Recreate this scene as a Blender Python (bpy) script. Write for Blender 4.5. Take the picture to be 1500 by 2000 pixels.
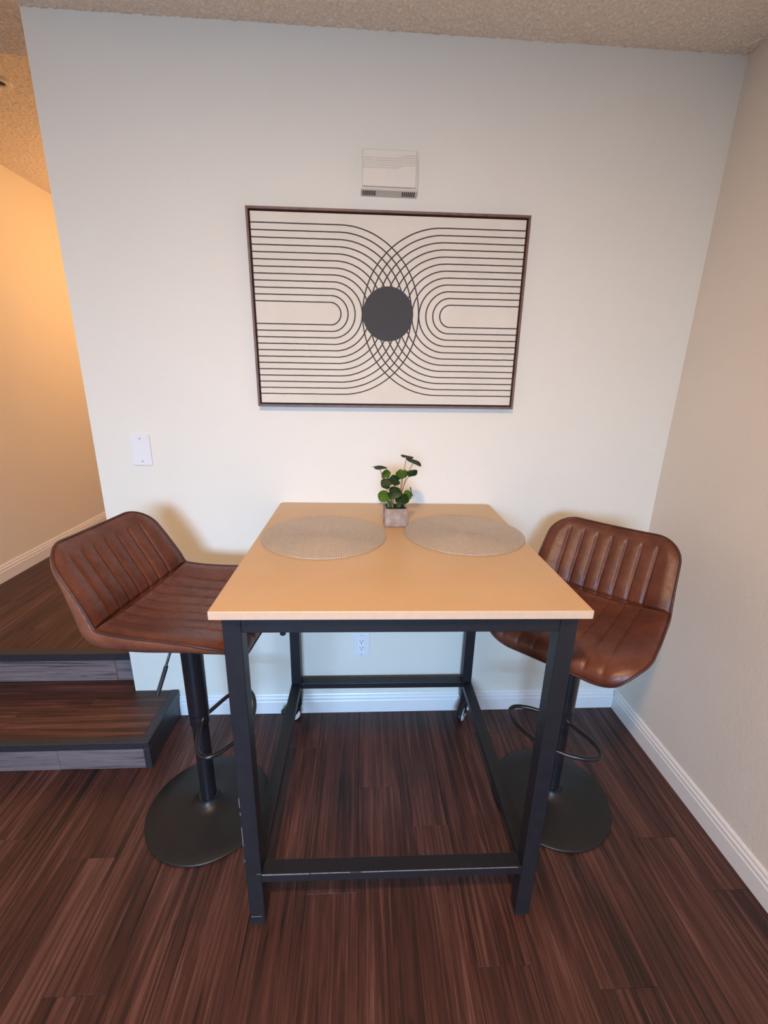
import bpy, bmesh, math, random
import numpy as np
from mathutils import Vector, Matrix, noise

random.seed(7)
for o in list(bpy.data.objects):
    bpy.data.objects.remove(o, do_unlink=True)
scene = bpy.context.scene
col = scene.collection

# ------------------------------------------------------------------ camera
CAM = dict(c=(-0.0467, -1.6558, 1.45), yaw=.0573, pitch=-.2942, roll=.0232, f=853.76)


def cam_axes():
    y, p, r = CAM['yaw'], CAM['pitch'], CAM['roll']
    f = Vector((math.sin(y) * math.cos(p), math.cos(y) * math.cos(p), math.sin(p)))
    rt = Vector((math.cos(y), -math.sin(y), 0))
    up = rt.cross(f)
    return rt * math.cos(r) + up * math.sin(r), -rt * math.sin(r) + up * math.cos(r), f


cr_, cu_, cf_ = cam_axes()
cd = bpy.data.cameras.new('camera')
cam = bpy.data.objects.new('camera', cd)
col.objects.link(cam)
cd.sensor_fit = 'HORIZONTAL'
cd.sensor_width = 36
cd.lens = CAM['f'] / 1500 * 36
cd.clip_start = .02
cam.matrix_world = Matrix(((cr_.x, cu_.x, -cf_.x, CAM['c'][0]), (cr_.y, cu_.y, -cf_.y, CAM['c'][1]),
                           (cr_.z, cu_.z, -cf_.z, CAM['c'][2]), (0, 0, 0, 1)))
scene.camera = cam

# ------------------------------------------------------------------ light
world = bpy.data.worlds.new('world')
scene.world = world
world.use_nodes = True
world.node_tree.nodes['Background'].inputs['Color'].default_value = (.55, .75, 1, 1)
world.node_tree.nodes['Background'].inputs['Strength'].default_value = 0.3
scene.view_settings.view_transform = 'Standard'
scene.view_settings.look = 'None'
scene.view_settings.gamma = 1
scene.view_settings.use_curve_mapping = False
scene.view_settings.exposure = 0.0

YF = -5.0            # plane of the window wall behind the camera
WIN = (-1.25, .25, 1.05, 2.2)   # x0, x1, z0, z1 of the window opening


def area(name, loc, target, sx, sy, power, color, shape='RECTANGLE', spread=180):
    l = bpy.data.lights.new(name, 'AREA')
    l.shape = shape
    l.size = sx
    l.size_y = sy
    l.energy = power
    l.color = color
    l.spread = math.radians(spread)
    o = bpy.data.objects.new(name, l)
    col.objects.link(o)
    o.location = loc
    o.rotation_euler = (Vector(target) - Vector(loc)).to_track_quat('-Z', 'Y').to_euler()
    return o


# daylight entering through the window, falling inwards and slightly down
area('window_daylight', ((WIN[0] + WIN[1]) / 2, YF + .03, (WIN[2] + WIN[3]) / 2),
     ((WIN[0] + WIN[1]) / 2, 0, -.50), WIN[1] - WIN[0] - .1, WIN[3] - WIN[2] - .1, 70, (.375, .625, 1.0), spread=76)

# ------------------------------------------------------------------ materials


def mat(name):
    m = bpy.data.materials.new(name)
    m.use_nodes = True
    nt = m.node_tree
    b = nt.nodes['Principled BSDF']
    return m, nt, b


def N(nt, typ, **kw):
    n = nt.nodes.new(typ)
    for k, v in kw.items():
        if k.startswith('i_'):
            n.inputs[k[2:]].default_value = v
        else:
            setattr(n, k, v)
    return n


def math_n(nt, op, a, b=None, c=None, clamp=False):
    n = nt.nodes.new('ShaderNodeMath')
    n.operation = op
    n.use_clamp = clamp
    for i, v in enumerate((a, b, c)):
        if v is None:
            continue
        if isinstance(v, (int, float)):
            n.inputs[i].default_value = v
        else:
            nt.links.new(v, n.inputs[i])
    return n.outputs[0]


def ramp(nt, fac, stops):
    r = nt.nodes.new('ShaderNodeValToRGB')
    el = r.color_ramp.elements
    while len(el) < len(stops):
        el.new(.5)
    for e, (p, c) in zip(el, stops):
        e.position = p
        e.color = (*c, 1)
    nt.links.new(fac, r.inputs[0])
    return r.outputs[0]


def bump(nt, b, height, strength=.2, dist=.002):
    n = nt.nodes.new('ShaderNodeBump')
    n.inputs['Strength'].default_value = strength
    n.inputs['Distance'].default_value = dist
    nt.links.new(height, n.inputs['Height'])
    nt.links.new(n.outputs[0], b.inputs['Normal'])


def obj_coords(nt, scale=(1, 1, 1), rnd=False):
    tc = nt.nodes.new('ShaderNodeTexCoord')
    mp = nt.nodes.new('ShaderNodeMapping')
    mp.inputs['Scale'].default_value = scale
    nt.links.new(tc.outputs['Object'], mp.inputs['Vector'])
    if rnd:
        oi = nt.nodes.new('ShaderNodeObjectInfo')
        cmb = nt.nodes.new('ShaderNodeCombineXYZ')
        for i, k in enumerate((37.0, 91.0, 53.0)):
            nt.links.new(math_n(nt, 'MULTIPLY', oi.outputs['Random'], k), cmb.inputs[i])
        nt.links.new(cmb.outputs[0], mp.inputs['Location'])
    return mp.outputs[0]


def noise_n(nt, vec, scale, detail=4, rough=.55, dist=0.0):
    n = nt.nodes.new('ShaderNodeTexNoise')
    n.inputs['Scale'].default_value = scale
    n.inputs['Detail'].default_value = detail
    n.inputs['Roughness'].default_value = rough
    n.inputs['Distortion'].default_value = dist
    nt.links.new(vec, n.inputs['Vector'])
    return n.outputs['Fac']


def simple(name, color, rough=.5, metal=0.0, var=.0, nscale=30, bumpy=0.0, bscale=200, spec=None, coat=0):
    m, nt, b = mat(name)
    b.inputs['Roughness'].default_value = rough
    b.inputs['Metallic'].default_value = metal
    if spec is not None:
        b.inputs['Specular IOR Level'].default_value = spec
    if coat:
        b.inputs['Coat Weight'].default_value = coat
    v = obj_coords(nt)
    f = noise_n(nt, v, nscale, 5)
    lo = tuple(c * (1 - var) for c in color)
    hi = tuple(min(1, c * (1 + var)) for c in color)
    nt.links.new(ramp(nt, f, [(.3, lo), (.7, hi)]), b.inputs['Base Color'])
    if bumpy:
        bump(nt, b, noise_n(nt, v, bscale, 3), bumpy, .002)
    return m


WALL = (.80, .77, .655)
m_wall = simple('wall_paint', WALL, .6, var=.012, nscale=3, bumpy=.22, bscale=170)
m_wall_tex = simple('textured_paint_light_tint', (.79, .735, .65), .6, var=.015, nscale=4, bumpy=.6, bscale=110)  # same paint as the back wall; its light's pinkish cast is in the colour
m_trim = simple('white_trim_paint', (.83, .82, .79), .35, var=.01, bumpy=.03)
m_ceil = simple('popcorn_plaster', (.86, .79, .69), .9, var=.16, nscale=140, bumpy=.8, bscale=260)
m_black = simple('black_powder_coat', (.0095, .0095, .0125), .46, var=.2, bumpy=.05, bscale=500)
m_tube = simple('black_tube', (.010, .010, .013), .3, var=.1)
m_disc = simple('dark_bronze_steel', (.030, .029, .028), .42, metal=.6, var=.08, nscale=8)
m_rubber = simple('black_rubber', (.012, .012, .012), .6, var=.1)
m_white_plastic = simple('white_plastic', (.80, .79, .76), .4, var=.01)
m_plate = simple('white_wall_plate', (.80, .80, .79), .3, var=.005)
m_cream = simple('cream_plastic', (.74, .70, .60), .45, var=.01)
m_dark = simple('dark_slot', (.012, .011, .010), .7)
m_screw = simple('painted_screw', (.45, .45, .45), .4, metal=.3)
m_socket = simple('white_socket', (.85, .85, .85), .3)
m_nosing = simple('black_metal_nosing', (.022, .022, .027), .42, var=.25, nscale=60, bumpy=.1)
m_sub = simple('sub_floor', (.03, .022, .018), .8)
m_stem = simple('plant_stem', (.13, .16, .04), .5, var=.3, nscale=60)
m_stem_red = simple('brown_plant_stem', (.20, .11, .05), .5, var=.2, nscale=60)
m_soil = simple('dark_moss', (.02, .03, .008), .9, var=.6, nscale=150, bumpy=1, bscale=300)
m_frame = simple('walnut_frame', (.17, .095, .065), .5, var=.25, nscale=40)
m_frame_in = simple('frame_shadow_gap', (.035, .013, .010), .7)


def wood(name, stops, rough=.42, grain_axis='Y', streak=1.0):
    m, nt, b = mat(name)
    s_long, s_x = 1.7, 62.0
    sc = (s_x, s_long, s_x) if grain_axis == 'Y' else (s_long, s_x, s_x)
    v = obj_coords(nt, sc, rnd=True)
    n1 = noise_n(nt, v, 1.0, 8, .68, .9)
    sc2 = tuple(c * k for c, k in zip(sc, ((3.2, 1.4, 3.2) if grain_axis == 'Y' else (1.4, 3.2, 3.2))))
    v2 = obj_coords(nt, sc2, rnd=True)
    n2 = noise_n(nt, v2, 1.0, 5, .6, .3)
    sc3 = (13, 1.5, 13) if grain_axis == 'Y' else (1.5, 13, 13)
    v3 = obj_coords(nt, sc3, rnd=True)
    n3 = noise_n(nt, v3, 1.0, 3, .5, .4)
    f = math_n(nt, 'ADD', math_n(nt, 'MULTIPLY', n1, .58), math_n(nt, 'MULTIPLY', n2, .20))
    f = math_n(nt, 'ADD', f, math_n(nt, 'MULTIPLY', n3, .22))
    oi = nt.nodes.new('ShaderNodeObjectInfo')
    f = math_n(nt, 'ADD', f, math_n(nt, 'MULTIPLY', math_n(nt, 'SUBTRACT', oi.outputs['Random'], .5), .025))
    base = ramp(nt, f, stops)
    # thin dark pores and cracks running with the grain
    sc4 = (85, 2.4, 85) if grain_axis == 'Y' else (2.4, 85, 85)
    n4 = noise_n(nt, obj_coords(nt, sc4, rnd=True), 1.0, 3, .5, .8)
    crack = ramp(nt, n4, [(.32, (.22, .18, .18)), (.41, (1, 1, 1))])
    mx = nt.nodes.new('ShaderNodeMixRGB')
    mx.blend_type = 'MULTIPLY'
    mx.inputs[0].default_value = .8 * streak
    nt.links.new(base, mx.inputs[1])
    nt.links.new(crack, mx.inputs[2])
    vk = nt.nodes.new('ShaderNodeTexVoronoi')
    vk.inputs['Scale'].default_value = 1.0
    nt.links.new(obj_coords(nt, (9, 3.2, 9) if grain_axis == 'Y' else (3.2, 9, 9), rnd=True), vk.inputs['Vector'])
    knot = ramp(nt, math_n(nt, 'ADD', vk.outputs['Distance'], math_n(nt, 'MULTIPLY', n2, .10)), [(.075, (.30, .26, .25)), (.13, (1, 1, 1))])
    mk = nt.nodes.new('ShaderNodeMixRGB')
    mk.blend_type = 'MULTIPLY'
    mk.inputs[0].default_value = .8
    nt.links.new(mx.outputs[0], mk.inputs[1])
    nt.links.new(knot, mk.inputs[2])
    fib = noise_n(nt, obj_coords(nt, (420, 14, 420) if grain_axis == 'Y' else (14, 420, 420), rnd=True), 1.0, 3, .6)
    mf = nt.nodes.new('ShaderNodeMixRGB')
    mf.blend_type = 'MULTIPLY'
    mf.inputs[0].default_value = .75
    nt.links.new(mk.outputs[0], mf.inputs[1])
    nt.links.new(ramp(nt, fib, [(.32, (.50, .48, .48)), (.68, (1.0, 1.0, 1.0))]), mf.inputs[2])
    nt.links.new(mf.outputs[0], b.inputs['Base Color'])
    nt.links.new(ramp(nt, n1, [(.2, (rough + .12,) * 3), (.8, (rough - .06,) * 3)]), b.inputs['Roughness'])
    bump(nt, b, f, .12, .002)
    return m


FLOOR_STOPS = [(.36, (.008, .0030, .0024)), (.44, (.038, .0115, .0072)), (.52, (.078, .0255, .0165)), (.62, (.165, .071, .050))]
RISER_STOPS = [(.28, (.075, .055, .055)), (.45, (.17, .135, .135)), (.60, (.25, .205, .20)), (.78, (.33, .28, .27))]
m_plank = wood('dark_walnut_vinyl', FLOOR_STOPS)
m_tread = wood('dark_walnut_tread', [(p, tuple(c * 1.15 for c in k)) for p, k in FLOOR_STOPS], grain_axis='X')
m_riser = wood('weathered_riser_vinyl', RISER_STOPS, .5, grain_axis='X')


def leather(name, lo, mid, hi, rough=.42):
    m, nt, b = mat(name)
    v = obj_coords(nt)
    a = noise_n(nt, v, 9, 6, .65, .4)
    c = noise_n(nt, v, 70, 4, .6)
    f = math_n(nt, 'ADD', math_n(nt, 'MULTIPLY', a, .75), math_n(nt, 'MULTIPLY', c, .25))
    nt.links.new(ramp(nt, f, [(.33, lo), (.5, mid), (.70, hi)]), b.inputs['Base Color'])
    nt.links.new(ramp(nt, c, [(.3, (rough + .08,) * 3), (.7, (rough - .07,) * 3)]), b.inputs['Roughness'])
    vo = nt.nodes.new('ShaderNodeTexVoronoi')
    vo.inputs['Scale'].default_value = 420
    nt.links.new(v, vo.inputs['Vector'])
    h = math_n(nt, 'ADD', math_n(nt, 'MULTIPLY', vo.outputs['Distance'], .4), math_n(nt, 'MULTIPLY', a, 1.6))
    bump(nt, b, h, .22, .003)
    return m


m_leather = leather('tan_brown_leather', (.062, .0165, .0082), (.108, .0290, .0135), (.165, .051, .025), .40)
m_shell = leather('tan_brown_shell_leather', (.105, .031, .0155), (.165, .052, .026), (.225, .082, .043), .45)
m_piping = leather('dark_brown_piping', (.035, .010, .007), (.055, .016, .010), (.09, .028, .016), .5)


def table_mat():
    m, nt, b = mat('tan_laminate')
    v = obj_coords(nt, (1, 1, 1))
    f = noise_n(nt, v, 260, 3)
    g = noise_n(nt, v, 5, 3)
    f = math_n(nt, 'ADD', math_n(nt, 'MULTIPLY', f, .6), math_n(nt, 'MULTIPLY', g, .4))
    nt.links.new(ramp(nt, f, [(.35, (.52, .335, .160)), (.65, (.60, .395, .20))]), b.inputs['Base Color'])
    b.inputs['Roughness'].default_value = .38
    bump(nt, b, noise_n(nt, v, 700, 2), .05, .001)
    return m


m_table = table_mat()
m_table_edge = simple('tan_edge_banding', (.60, .44, .31), .4, var=.05, nscale=50)


def mat_placemat():
    m, nt, b = mat('woven_straw_fibre')
    tc = nt.nodes.new('ShaderNodeTexCoord')
    sx = nt.nodes.new('ShaderNodeSeparateXYZ')
    nt.links.new(tc.outputs['Object'], sx.inputs[0])
    ang = math_n(nt, 'ARCTAN2', sx.outputs[1], sx.outputs[0])
    rad = math_n(nt, 'SQRT', math_n(nt, 'ADD', math_n(nt, 'MULTIPLY', sx.outputs[0], sx.outputs[0]),
                                    math_n(nt, 'MULTIPLY', sx.outputs[1], sx.outputs[1])))
    # short stitches: alternate light and dark along each coil
    ring = math_n(nt, 'FLOOR', math_n(nt, 'DIVIDE', rad, .190 / 26))
    st = math_n(nt, 'SINE', math_n(nt, 'ADD', math_n(nt, 'MULTIPLY', ang, 170.0), math_n(nt, 'MULTIPLY', ring, 1.9)))
    n = noise_n(nt, tc.outputs['Object'], 90, 3)
    f = math_n(nt, 'ADD', math_n(nt, 'MULTIPLY', st, .22), math_n(nt, 'ADD', math_n(nt, 'MULTIPLY', n, .4), .35))
    nt.links.new(ramp(nt, f, [(.15, (.27, .225, .17)), (.55, (.45, .375, .29)), (.95, (.60, .52, .42))]), b.inputs['Base Color'])
    b.inputs['Roughness'].default_value = .36
    bump(nt, b, st, .35, .001)
    return m


m_mat = mat_placemat()


def mat_pot():
    m, nt, b = mat('whitewashed_cement')
    v = obj_coords(nt)
    f = noise_n(nt, v, 45, 5, .65)
    nt.links.new(ramp(nt, f, [(.3, (.23, .165, .13)), (.55, (.33, .25, .20)), (.75, (.45, .37, .31))]), b.inputs['Base Color'])
    b.inputs['Roughness'].default_value = .75
    bump(nt, b, f, .4, .002)
    return m


m_pot = mat_pot()


def mat_leaf(name, a, c):
    m, nt, b = mat(name)
    tc = nt.nodes.new('ShaderNodeTexCoord')
    sx = nt.nodes.new('ShaderNodeSeparateXYZ')
    nt.links.new(tc.outputs['Object'], sx.inputs[0])
    ang = math_n(nt, 'ARCTAN2', sx.outputs[1], sx.outputs[0])
    vein = math_n(nt, 'POWER', math_n(nt, 'ABSOLUTE', math_n(nt, 'COSINE', math_n(nt, 'MULTIPLY', ang, 3.5))), 14.0)
    n = noise_n(nt, tc.outputs['Object'], 120, 3)
    f = math_n(nt, 'ADD', math_n(nt, 'MULTIPLY', vein, .30), math_n(nt, 'MULTIPLY', n, .8))
    nt.links.new(ramp(nt, f, [(.3, a), (.8, c)]), b.inputs['Base Color'])
    b.inputs['Roughness'].default_value = .45
    b.inputs['Subsurface Weight'].default_value = 0
    return m


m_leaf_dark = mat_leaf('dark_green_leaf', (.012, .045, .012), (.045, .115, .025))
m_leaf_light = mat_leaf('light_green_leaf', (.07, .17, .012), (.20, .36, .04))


def mat_art():
    m, nt, b = mat('line_art_print')
    tc = nt.nodes.new('ShaderNodeTexCoord')
    sx = nt.nodes.new('ShaderNodeSeparateXYZ')
    nt.links.new(tc.outputs['Object'], sx.inputs[0])
    X, Z = sx.outputs[0], sx.outputs[2]
    wob = math_n(nt, 'MULTIPLY', math_n(nt, 'SUBTRACT', noise_n(nt, tc.outputs['Object'], 60, 3), .5), .0012)
    Zw = math_n(nt, 'ADD', Z, wob)
    R0, S, K, LW, C0, SH = .0352, .02087, 11, .0019, -.199, .157

    def fam(x):
        def ln(c):
            dx = math_n(nt, 'MAXIMUM', math_n(nt, 'SUBTRACT', x, c), 0.0)
            return math_n(nt, 'SQRT', math_n(nt, 'ADD', math_n(nt, 'MULTIPLY', dx, dx), math_n(nt, 'MULTIPLY', Zw, Zw)))
        d = ln(C0)
        for _ in range(3):
            c = math_n(nt, 'ADD', math_n(nt, 'MULTIPLY', math_n(nt, 'SUBTRACT', d, R0), SH), C0)
            d = ln(c)
        k = math_n(nt, 'DIVIDE', math_n(nt, 'SUBTRACT', d, R0), S)
        kr = math_n(nt, 'ROUND', k)
        kc = math_n(nt, 'MINIMUM', math_n(nt, 'MAXIMUM', kr, 0.0), float(K))
        e = math_n(nt, 'MULTIPLY', math_n(nt, 'ABSOLUTE', math_n(nt, 'SUBTRACT', k, kc)), S)
        return math_n(nt, 'LESS_THAN', e, LW)
    a = fam(X)
    c = fam(math_n(nt, 'SUBTRACT', .012, X))
    line = math_n(nt, 'MAXIMUM', a, c)
    dx = math_n(nt, 'ADD', X, .003)
    dz = math_n(nt, 'SUBTRACT', Z, .002)
    dd = math_n(nt, 'SQRT', math_n(nt, 'ADD', math_n(nt, 'MULTIPLY', dx, dx), math_n(nt, 'MULTIPLY', dz, dz)))
    disk = math_n(nt, 'LESS_THAN', dd, .0868)
    cloth = ramp(nt, noise_n(nt, obj_coords(nt, (1, 1, 1)), 9, 4), [(.3, (.71, .655, .535)), (.7, (.76, .705, .59))])
    m1 = nt.nodes.new('ShaderNodeMixRGB')
    nt.links.new(line, m1.inputs[0])
    nt.links.new(cloth, m1.inputs[1])
    m1.inputs[2].default_value = (.045, .038, .040, 1)
    m2 = nt.nodes.new('ShaderNodeMixRGB')
    nt.links.new(disk, m2.inputs[0])
    nt.links.new(m1.outputs[0], m2.inputs[1])
    m2.inputs[2].default_value = (.050, .050, .050, 1)
    nt.links.new(m2.outputs[0], b.inputs['Base Color'])
    b.inputs['Roughness'].default_value = .75
    w = nt.nodes.new('ShaderNodeTexWave')
    w.inputs['Scale'].default_value = 220
    nt.links.new(tc.outputs['Object'], w.inputs['Vector'])
    bump(nt, b, w.outputs['Fac'], .08, .001)
    return m


m_art = mat_art()


def emit(name, color, strength):
    m, nt, b = mat(name)
    b.inputs['Base Color'].default_value = (.9, .9, .9, 1)
    b.inputs['Emission Color'].default_value = (*color, 1)
    b.inputs['Emission Strength'].default_value = strength
    v = obj_coords(nt)
    nt.links.new(ramp(nt, noise_n(nt, v, 2), [(.2, (.88, .88, .88)), (.8, (.9, .9, .9))]), b.inputs['Base Color'])
    return m


# ------------------------------------------------------------------ mesh helpers


def link(name, me, parent=None, m=None, loc=None, rot=None):
    o = bpy.data.objects.new(name, me)
    col.objects.link(o)
    if m is not None and me is not None and not me.materials:
        me.materials.append(m)
    if parent is not None:
        o.parent = parent
    if loc is not None:
        o.location = loc
    if rot is not None:
        o.rotation_euler = rot
    return o


def from_bm(name, bm, m=None, parent=None, smooth=False, loc=None, rot=None, angle=None):
    bmesh.ops.recalc_face_normals(bm, faces=bm.faces)
    me = bpy.data.meshes.new(name)
    bm.to_mesh(me)
    bm.free()
    if smooth:
        for p in me.polygons:
            p.use_smooth = True
        if angle:
            me.set_sharp_from_angle(angle=math.radians(angle))
    return link(name, me, parent, m, loc, rot)


def bm_box(bm, x0, x1, y0, y1, z0, z1, bev=0, seg=1):
    vs = [bm.verts.new(p) for p in ((x0, y0, z0), (x1, y0, z0), (x1, y1, z0), (x0, y1, z0),
                                    (x0, y0, z1), (x1, y0, z1), (x1, y1, z1), (x0, y1, z1))]
    fs = [bm.faces.new([vs[i] for i in f]) for f in ((3, 2, 1, 0), (4, 5, 6, 7), (0, 1, 5, 4), (1, 2, 6, 5), (2, 3, 7, 6), (3, 0, 4, 7))]
    if bev:
        es = list({e for f in fs for e in f.edges})
        bmesh.ops.bevel(bm, geom=es, offset=bev, segments=seg, affect='EDGES', profile=.5)


def box(name, x0, x1, y0, y1, z0, z1, m, parent=None, bev=0, seg=1, loc=None, rot=None):
    bm = bmesh.new()
    bm_box(bm, x0, x1, y0, y1, z0, z1, bev, seg)
    return from_bm(name, bm, m, parent, loc=loc, rot=rot)


def smooth_path(pts, n, closed=False):
    P = [Vector(p) for p in pts]
    out = []
    cnt = len(P) if closed else len(P) - 1
    for i in range(cnt):
        if closed:
            p0, p1, p2, p3 = P[i - 1], P[i], P[(i + 1) % len(P)], P[(i + 2) % len(P)]
        else:
            p0, p1, p2, p3 = P[max(i - 1, 0)], P[i], P[i + 1], P[min(i + 2, len(P) - 1)]
        for k in range(n):
            t = k / n
            out.append(.5 * ((2 * p1) + (-p0 + p2) * t + (2 * p0 - 5 * p1 + 4 * p2 - p3) * t * t + (-p0 + 3 * p1 - 3 * p2 + p3) * t ** 3))
    if not closed:
        out.append(P[-1])
    return out


def bm_tube(bm, path, r, seg=12, closed=False, cap=True):
    P = [Vector(p) for p in path]
    n = len(P)
    rad = r if hasattr(r, '__len__') else [r] * n
    rings = []
    prev = None
    for i in range(n):
        if closed:
            t = (P[(i + 1) % n] - P[i - 1]).normalized()
        else:
            t = (P[min(i + 1, n - 1)] - P[max(i - 1, 0)]).normalized()
        if prev is None:
            a = Vector((0, 0, 1)) if abs(t.z) < .9 else Vector((1, 0, 0))
            u = t.cross(a).normalized()
        else:
            u = (prev - t * prev.dot(t))
            u = u.normalized() if u.length > 1e-6 else t.orthogonal().normalized()
        prev = u
        w = t.cross(u)
        rings.append([bm.verts.new(P[i] + (u * math.cos(2 * math.pi * k / seg) + w * math.sin(2 * math.pi * k / seg)) * rad[i]) for k in range(seg)])
    rng = range(n) if closed else range(n - 1)
    for i in rng:
        a, b = rings[i], rings[(i + 1) % n]
        for k in range(seg):
            bm.faces.new((a[k], a[(k + 1) % seg], b[(k + 1) % seg], b[k]))
    if cap and not closed:
        bm.faces.new(rings[0][::-1])
        bm.faces.new(rings[-1])


def tube(name, path, r, m, parent=None, seg=12, closed=False, loc=None, rot=None):
    bm = bmesh.new()
    bm_tube(bm, path, r, seg, closed)
    return from_bm(name, bm, m, parent, smooth=True, angle=50, loc=loc, rot=rot)


def bm_lathe(bm, prof, seg=48):
    rings = []
    for (r, z) in prof:
        if r < 1e-6:
            rings.append([bm.verts.new((0, 0, z))])
        else:
            rings.append([bm.verts.new((r * math.cos(2 * math.pi * k / seg), r * math.sin(2 * math.pi * k / seg), z)) for k in range(seg)])
    for a, b in zip(rings, rings[1:]):
        if len(a) == 1 and len(b) == 1:
            continue
        for k in range(seg):
            k2 = (k + 1) % seg
            if len(a) == 1:
                bm.faces.new((a[0], b[k], b[k2]))
            elif len(b) == 1:
                bm.faces.new((a[k], a[k2], b[0]))
            else:
                bm.faces.new((a[k], a[k2], b[k2], b[k]))


def lathe(name, prof, m, parent=None, seg=48, loc=None, rot=None, angle=35):
    bm = bmesh.new()
    bm_lathe(bm, prof, seg)
    return from_bm(name, bm, m, parent, smooth=True, angle=angle, loc=loc, rot=rot)


def bm_extrude(bm, prof, a, b):
    """prof: list of 3-vectors offsets; extruded from point a to b"""
    A = [bm.verts.new(Vector(a) + Vector(p)) for p in prof]
    B = [bm.verts.new(Vector(b) + Vector(p)) for p in prof]
    n = len(prof)
    for i in range(n):
        j = (i + 1) % n
        bm.faces.new((A[i], A[j], B[j], B[i]))
    bm.faces.new(A[::-1])
    bm.faces.new(B)


def empty(name, loc=(0, 0, 0), rz=0, rot=None):
    o = bpy.data.objects.new(name, None)
    col.objects.link(o)
    o.empty_display_size = .05
    o.location = loc
    o.rotation_euler = rot if rot else (0, 0, rz)
    return o


def tag(o, label=None, cat=None, group=None, kind=None):
    if label:
        o['label'] = label
    if cat:
        o['category'] = cat
    if group:
        o['group'] = group
    if kind:
        o['kind'] = kind
    return o


def struct(o, label, cat):
    return tag(o, label, cat, kind='structure')


# ------------------------------------------------------------------ the room
XL, XR, ZC = -1.0218, 1.1501, 2.4427
XH, ZH, ZHC = -2.126, .272, 2.587      # left wall, upper hall floor, hall ceiling
YS = .2117                              # where the low ceiling ends
YB = 3.1                                # far end of the hall
WT = .12                                # wall thickness
T = .014                                # baseboard depth

struct(box('wall_back', XL, XR + .1, 0, WT, -.02, ZC + .16, m_wall), 'smooth off-white painted wall behind the bar table', 'wall')
struct(box('wall_right', XR, XR + .1, YF - .1, 0, -.02, ZC + .16, m_wall_tex), 'orange-peel textured wall right of the stool, beige light painted in', 'wall')
struct(box('wall_left', XH - .1, XH, YF - .1, YB + .1, -.02, ZHC + .05, m_wall), 'hallway side wall glowing orange under the warm hall light', 'wall')
struct(box('wall_hall_end', XH, .4, YB, YB + .1, .2, ZHC + .05, m_wall), 'far end wall of the raised hallway', 'wall')
struct(box('wall_hall_right', .3, .4, WT, YB, .2, ZHC + .05, m_wall), 'right side wall of the raised hallway', 'wall')

# wall with the window behind the photographer
bm = bmesh.new()
x0, x1, z0, z1 = WIN
bm_box(bm, XH, x0, YF - .1, YF, -.02, ZC + .16)
bm_box(bm, x1, XR, YF - .1, YF, -.02, ZC + .16)
bm_box(bm, x0, x1, YF - .1, YF, -.02, z0)
bm_box(bm, x0, x1, YF - .1, YF, z1, ZC + .16)
struct(from_bm('wall_front', bm, m_wall), 'off-white wall with the window behind the photographer', 'wall')
win = struct(empty('window_1', ((x0 + x1) / 2, YF - .05, z0)), 'white framed window in the wall behind the photographer', 'window')
hw, hh = (x1 - x0) / 2, z1 - z0
for a in ((-hw, -hw + .05, 0, hh), (hw - .05, hw, 0, hh), (-hw + .05, hw - .05, 0, .05), (-hw + .05, hw - .05, hh - .05, hh), (-.025, .025, .05, hh - .05)):
    box('window_frame', a[0], a[1], -.03, .03, a[2], a[3], m_trim, win, .003)
m_glass, ntg, bg = mat('window_glass')
bg.inputs['Transmission Weight'].default_value = 1
bg.inputs['Roughness'].default_value = 0
bg.inputs['IOR'].default_value = 1.45
for s in (-1, 1):
    a, b_ = (-hw + .05, -.025) if s < 0 else (.025, hw - .05)
    box('pane', a, b_, -.003, .003, .05, hh - .05, m_glass, win)

# ceilings: sprayed popcorn relief as real geometry


def popcorn(name, xs, ys, z, fine=None):
    verts, faces = [], []
    nx, ny = len(xs), len(ys)
    for y in ys:
        for x in xs:
            p = Vector((x * 150, y * 150, z))
            a = noise.noise(p)
            c = noise.noise(Vector((x * 330 + 9, y * 330, 3.1)))
            h = max(0, a + .12) * .0050 + max(0, c) * .003
            verts.append((x, y, z - h))
    for j in range(ny - 1):
        for i in range(nx - 1):
            k = j * nx + i
            faces.append((k, k + nx, k + nx + 1, k + 1))
    me = bpy.data.meshes.new(name)
    me.from_pydata(verts, [], faces)
    for p in me.polygons:
        p.use_smooth = True
    return link(name, me, None, m_ceil)


xs = np.arange(XH, XR + .0035, .0035).tolist()
ys = np.arange(YF, -.32, .25).tolist() + np.arange(-.32, YS + .002, .0035).tolist()
struct(popcorn('ceiling', xs, ys, ZC), 'grey-beige popcorn textured ceiling above the dining corner', 'ceiling')
xs = np.arange(XH, -1.1, .0045).tolist() + [-.9, -.3, .3]
ys = np.arange(YS, 1.6, .0045).tolist() + [2.3, 2.7, YB]
struct(popcorn('ceiling_hall', xs, ys, ZHC), 'raised popcorn ceiling of the hallway tinted orange', 'ceiling')
struct(box('trim_1', XH, XL + .02, YS - .02, YS, ZC, ZHC + .04, m_ceil), 'plastered step between the low ceiling and the hall ceiling', 'ceiling edge')
struct(box('trim_2', XL, .4, WT - .01, WT + .02, ZC + .1, ZHC + .04, m_wall), 'wall strip closing the gap under the hall ceiling', 'wall strip')

# baseboards: moulded profile
BB = ((0, 0), (T, 0), (T, .060), (.0115, .064), (.0115, .076), (.0075, .082), (.0075, .090), (.004, .096), (0, .096))


def baseboard(name, a, b, out, label):
    bm = bmesh.new()
    o = Vector(out)
    bm_extrude(bm, [o * d + Vector((0, 0, z)) for d, z in BB], a, b)
    return struct(from_bm(name, bm, m_trim), label, 'baseboard')


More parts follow.
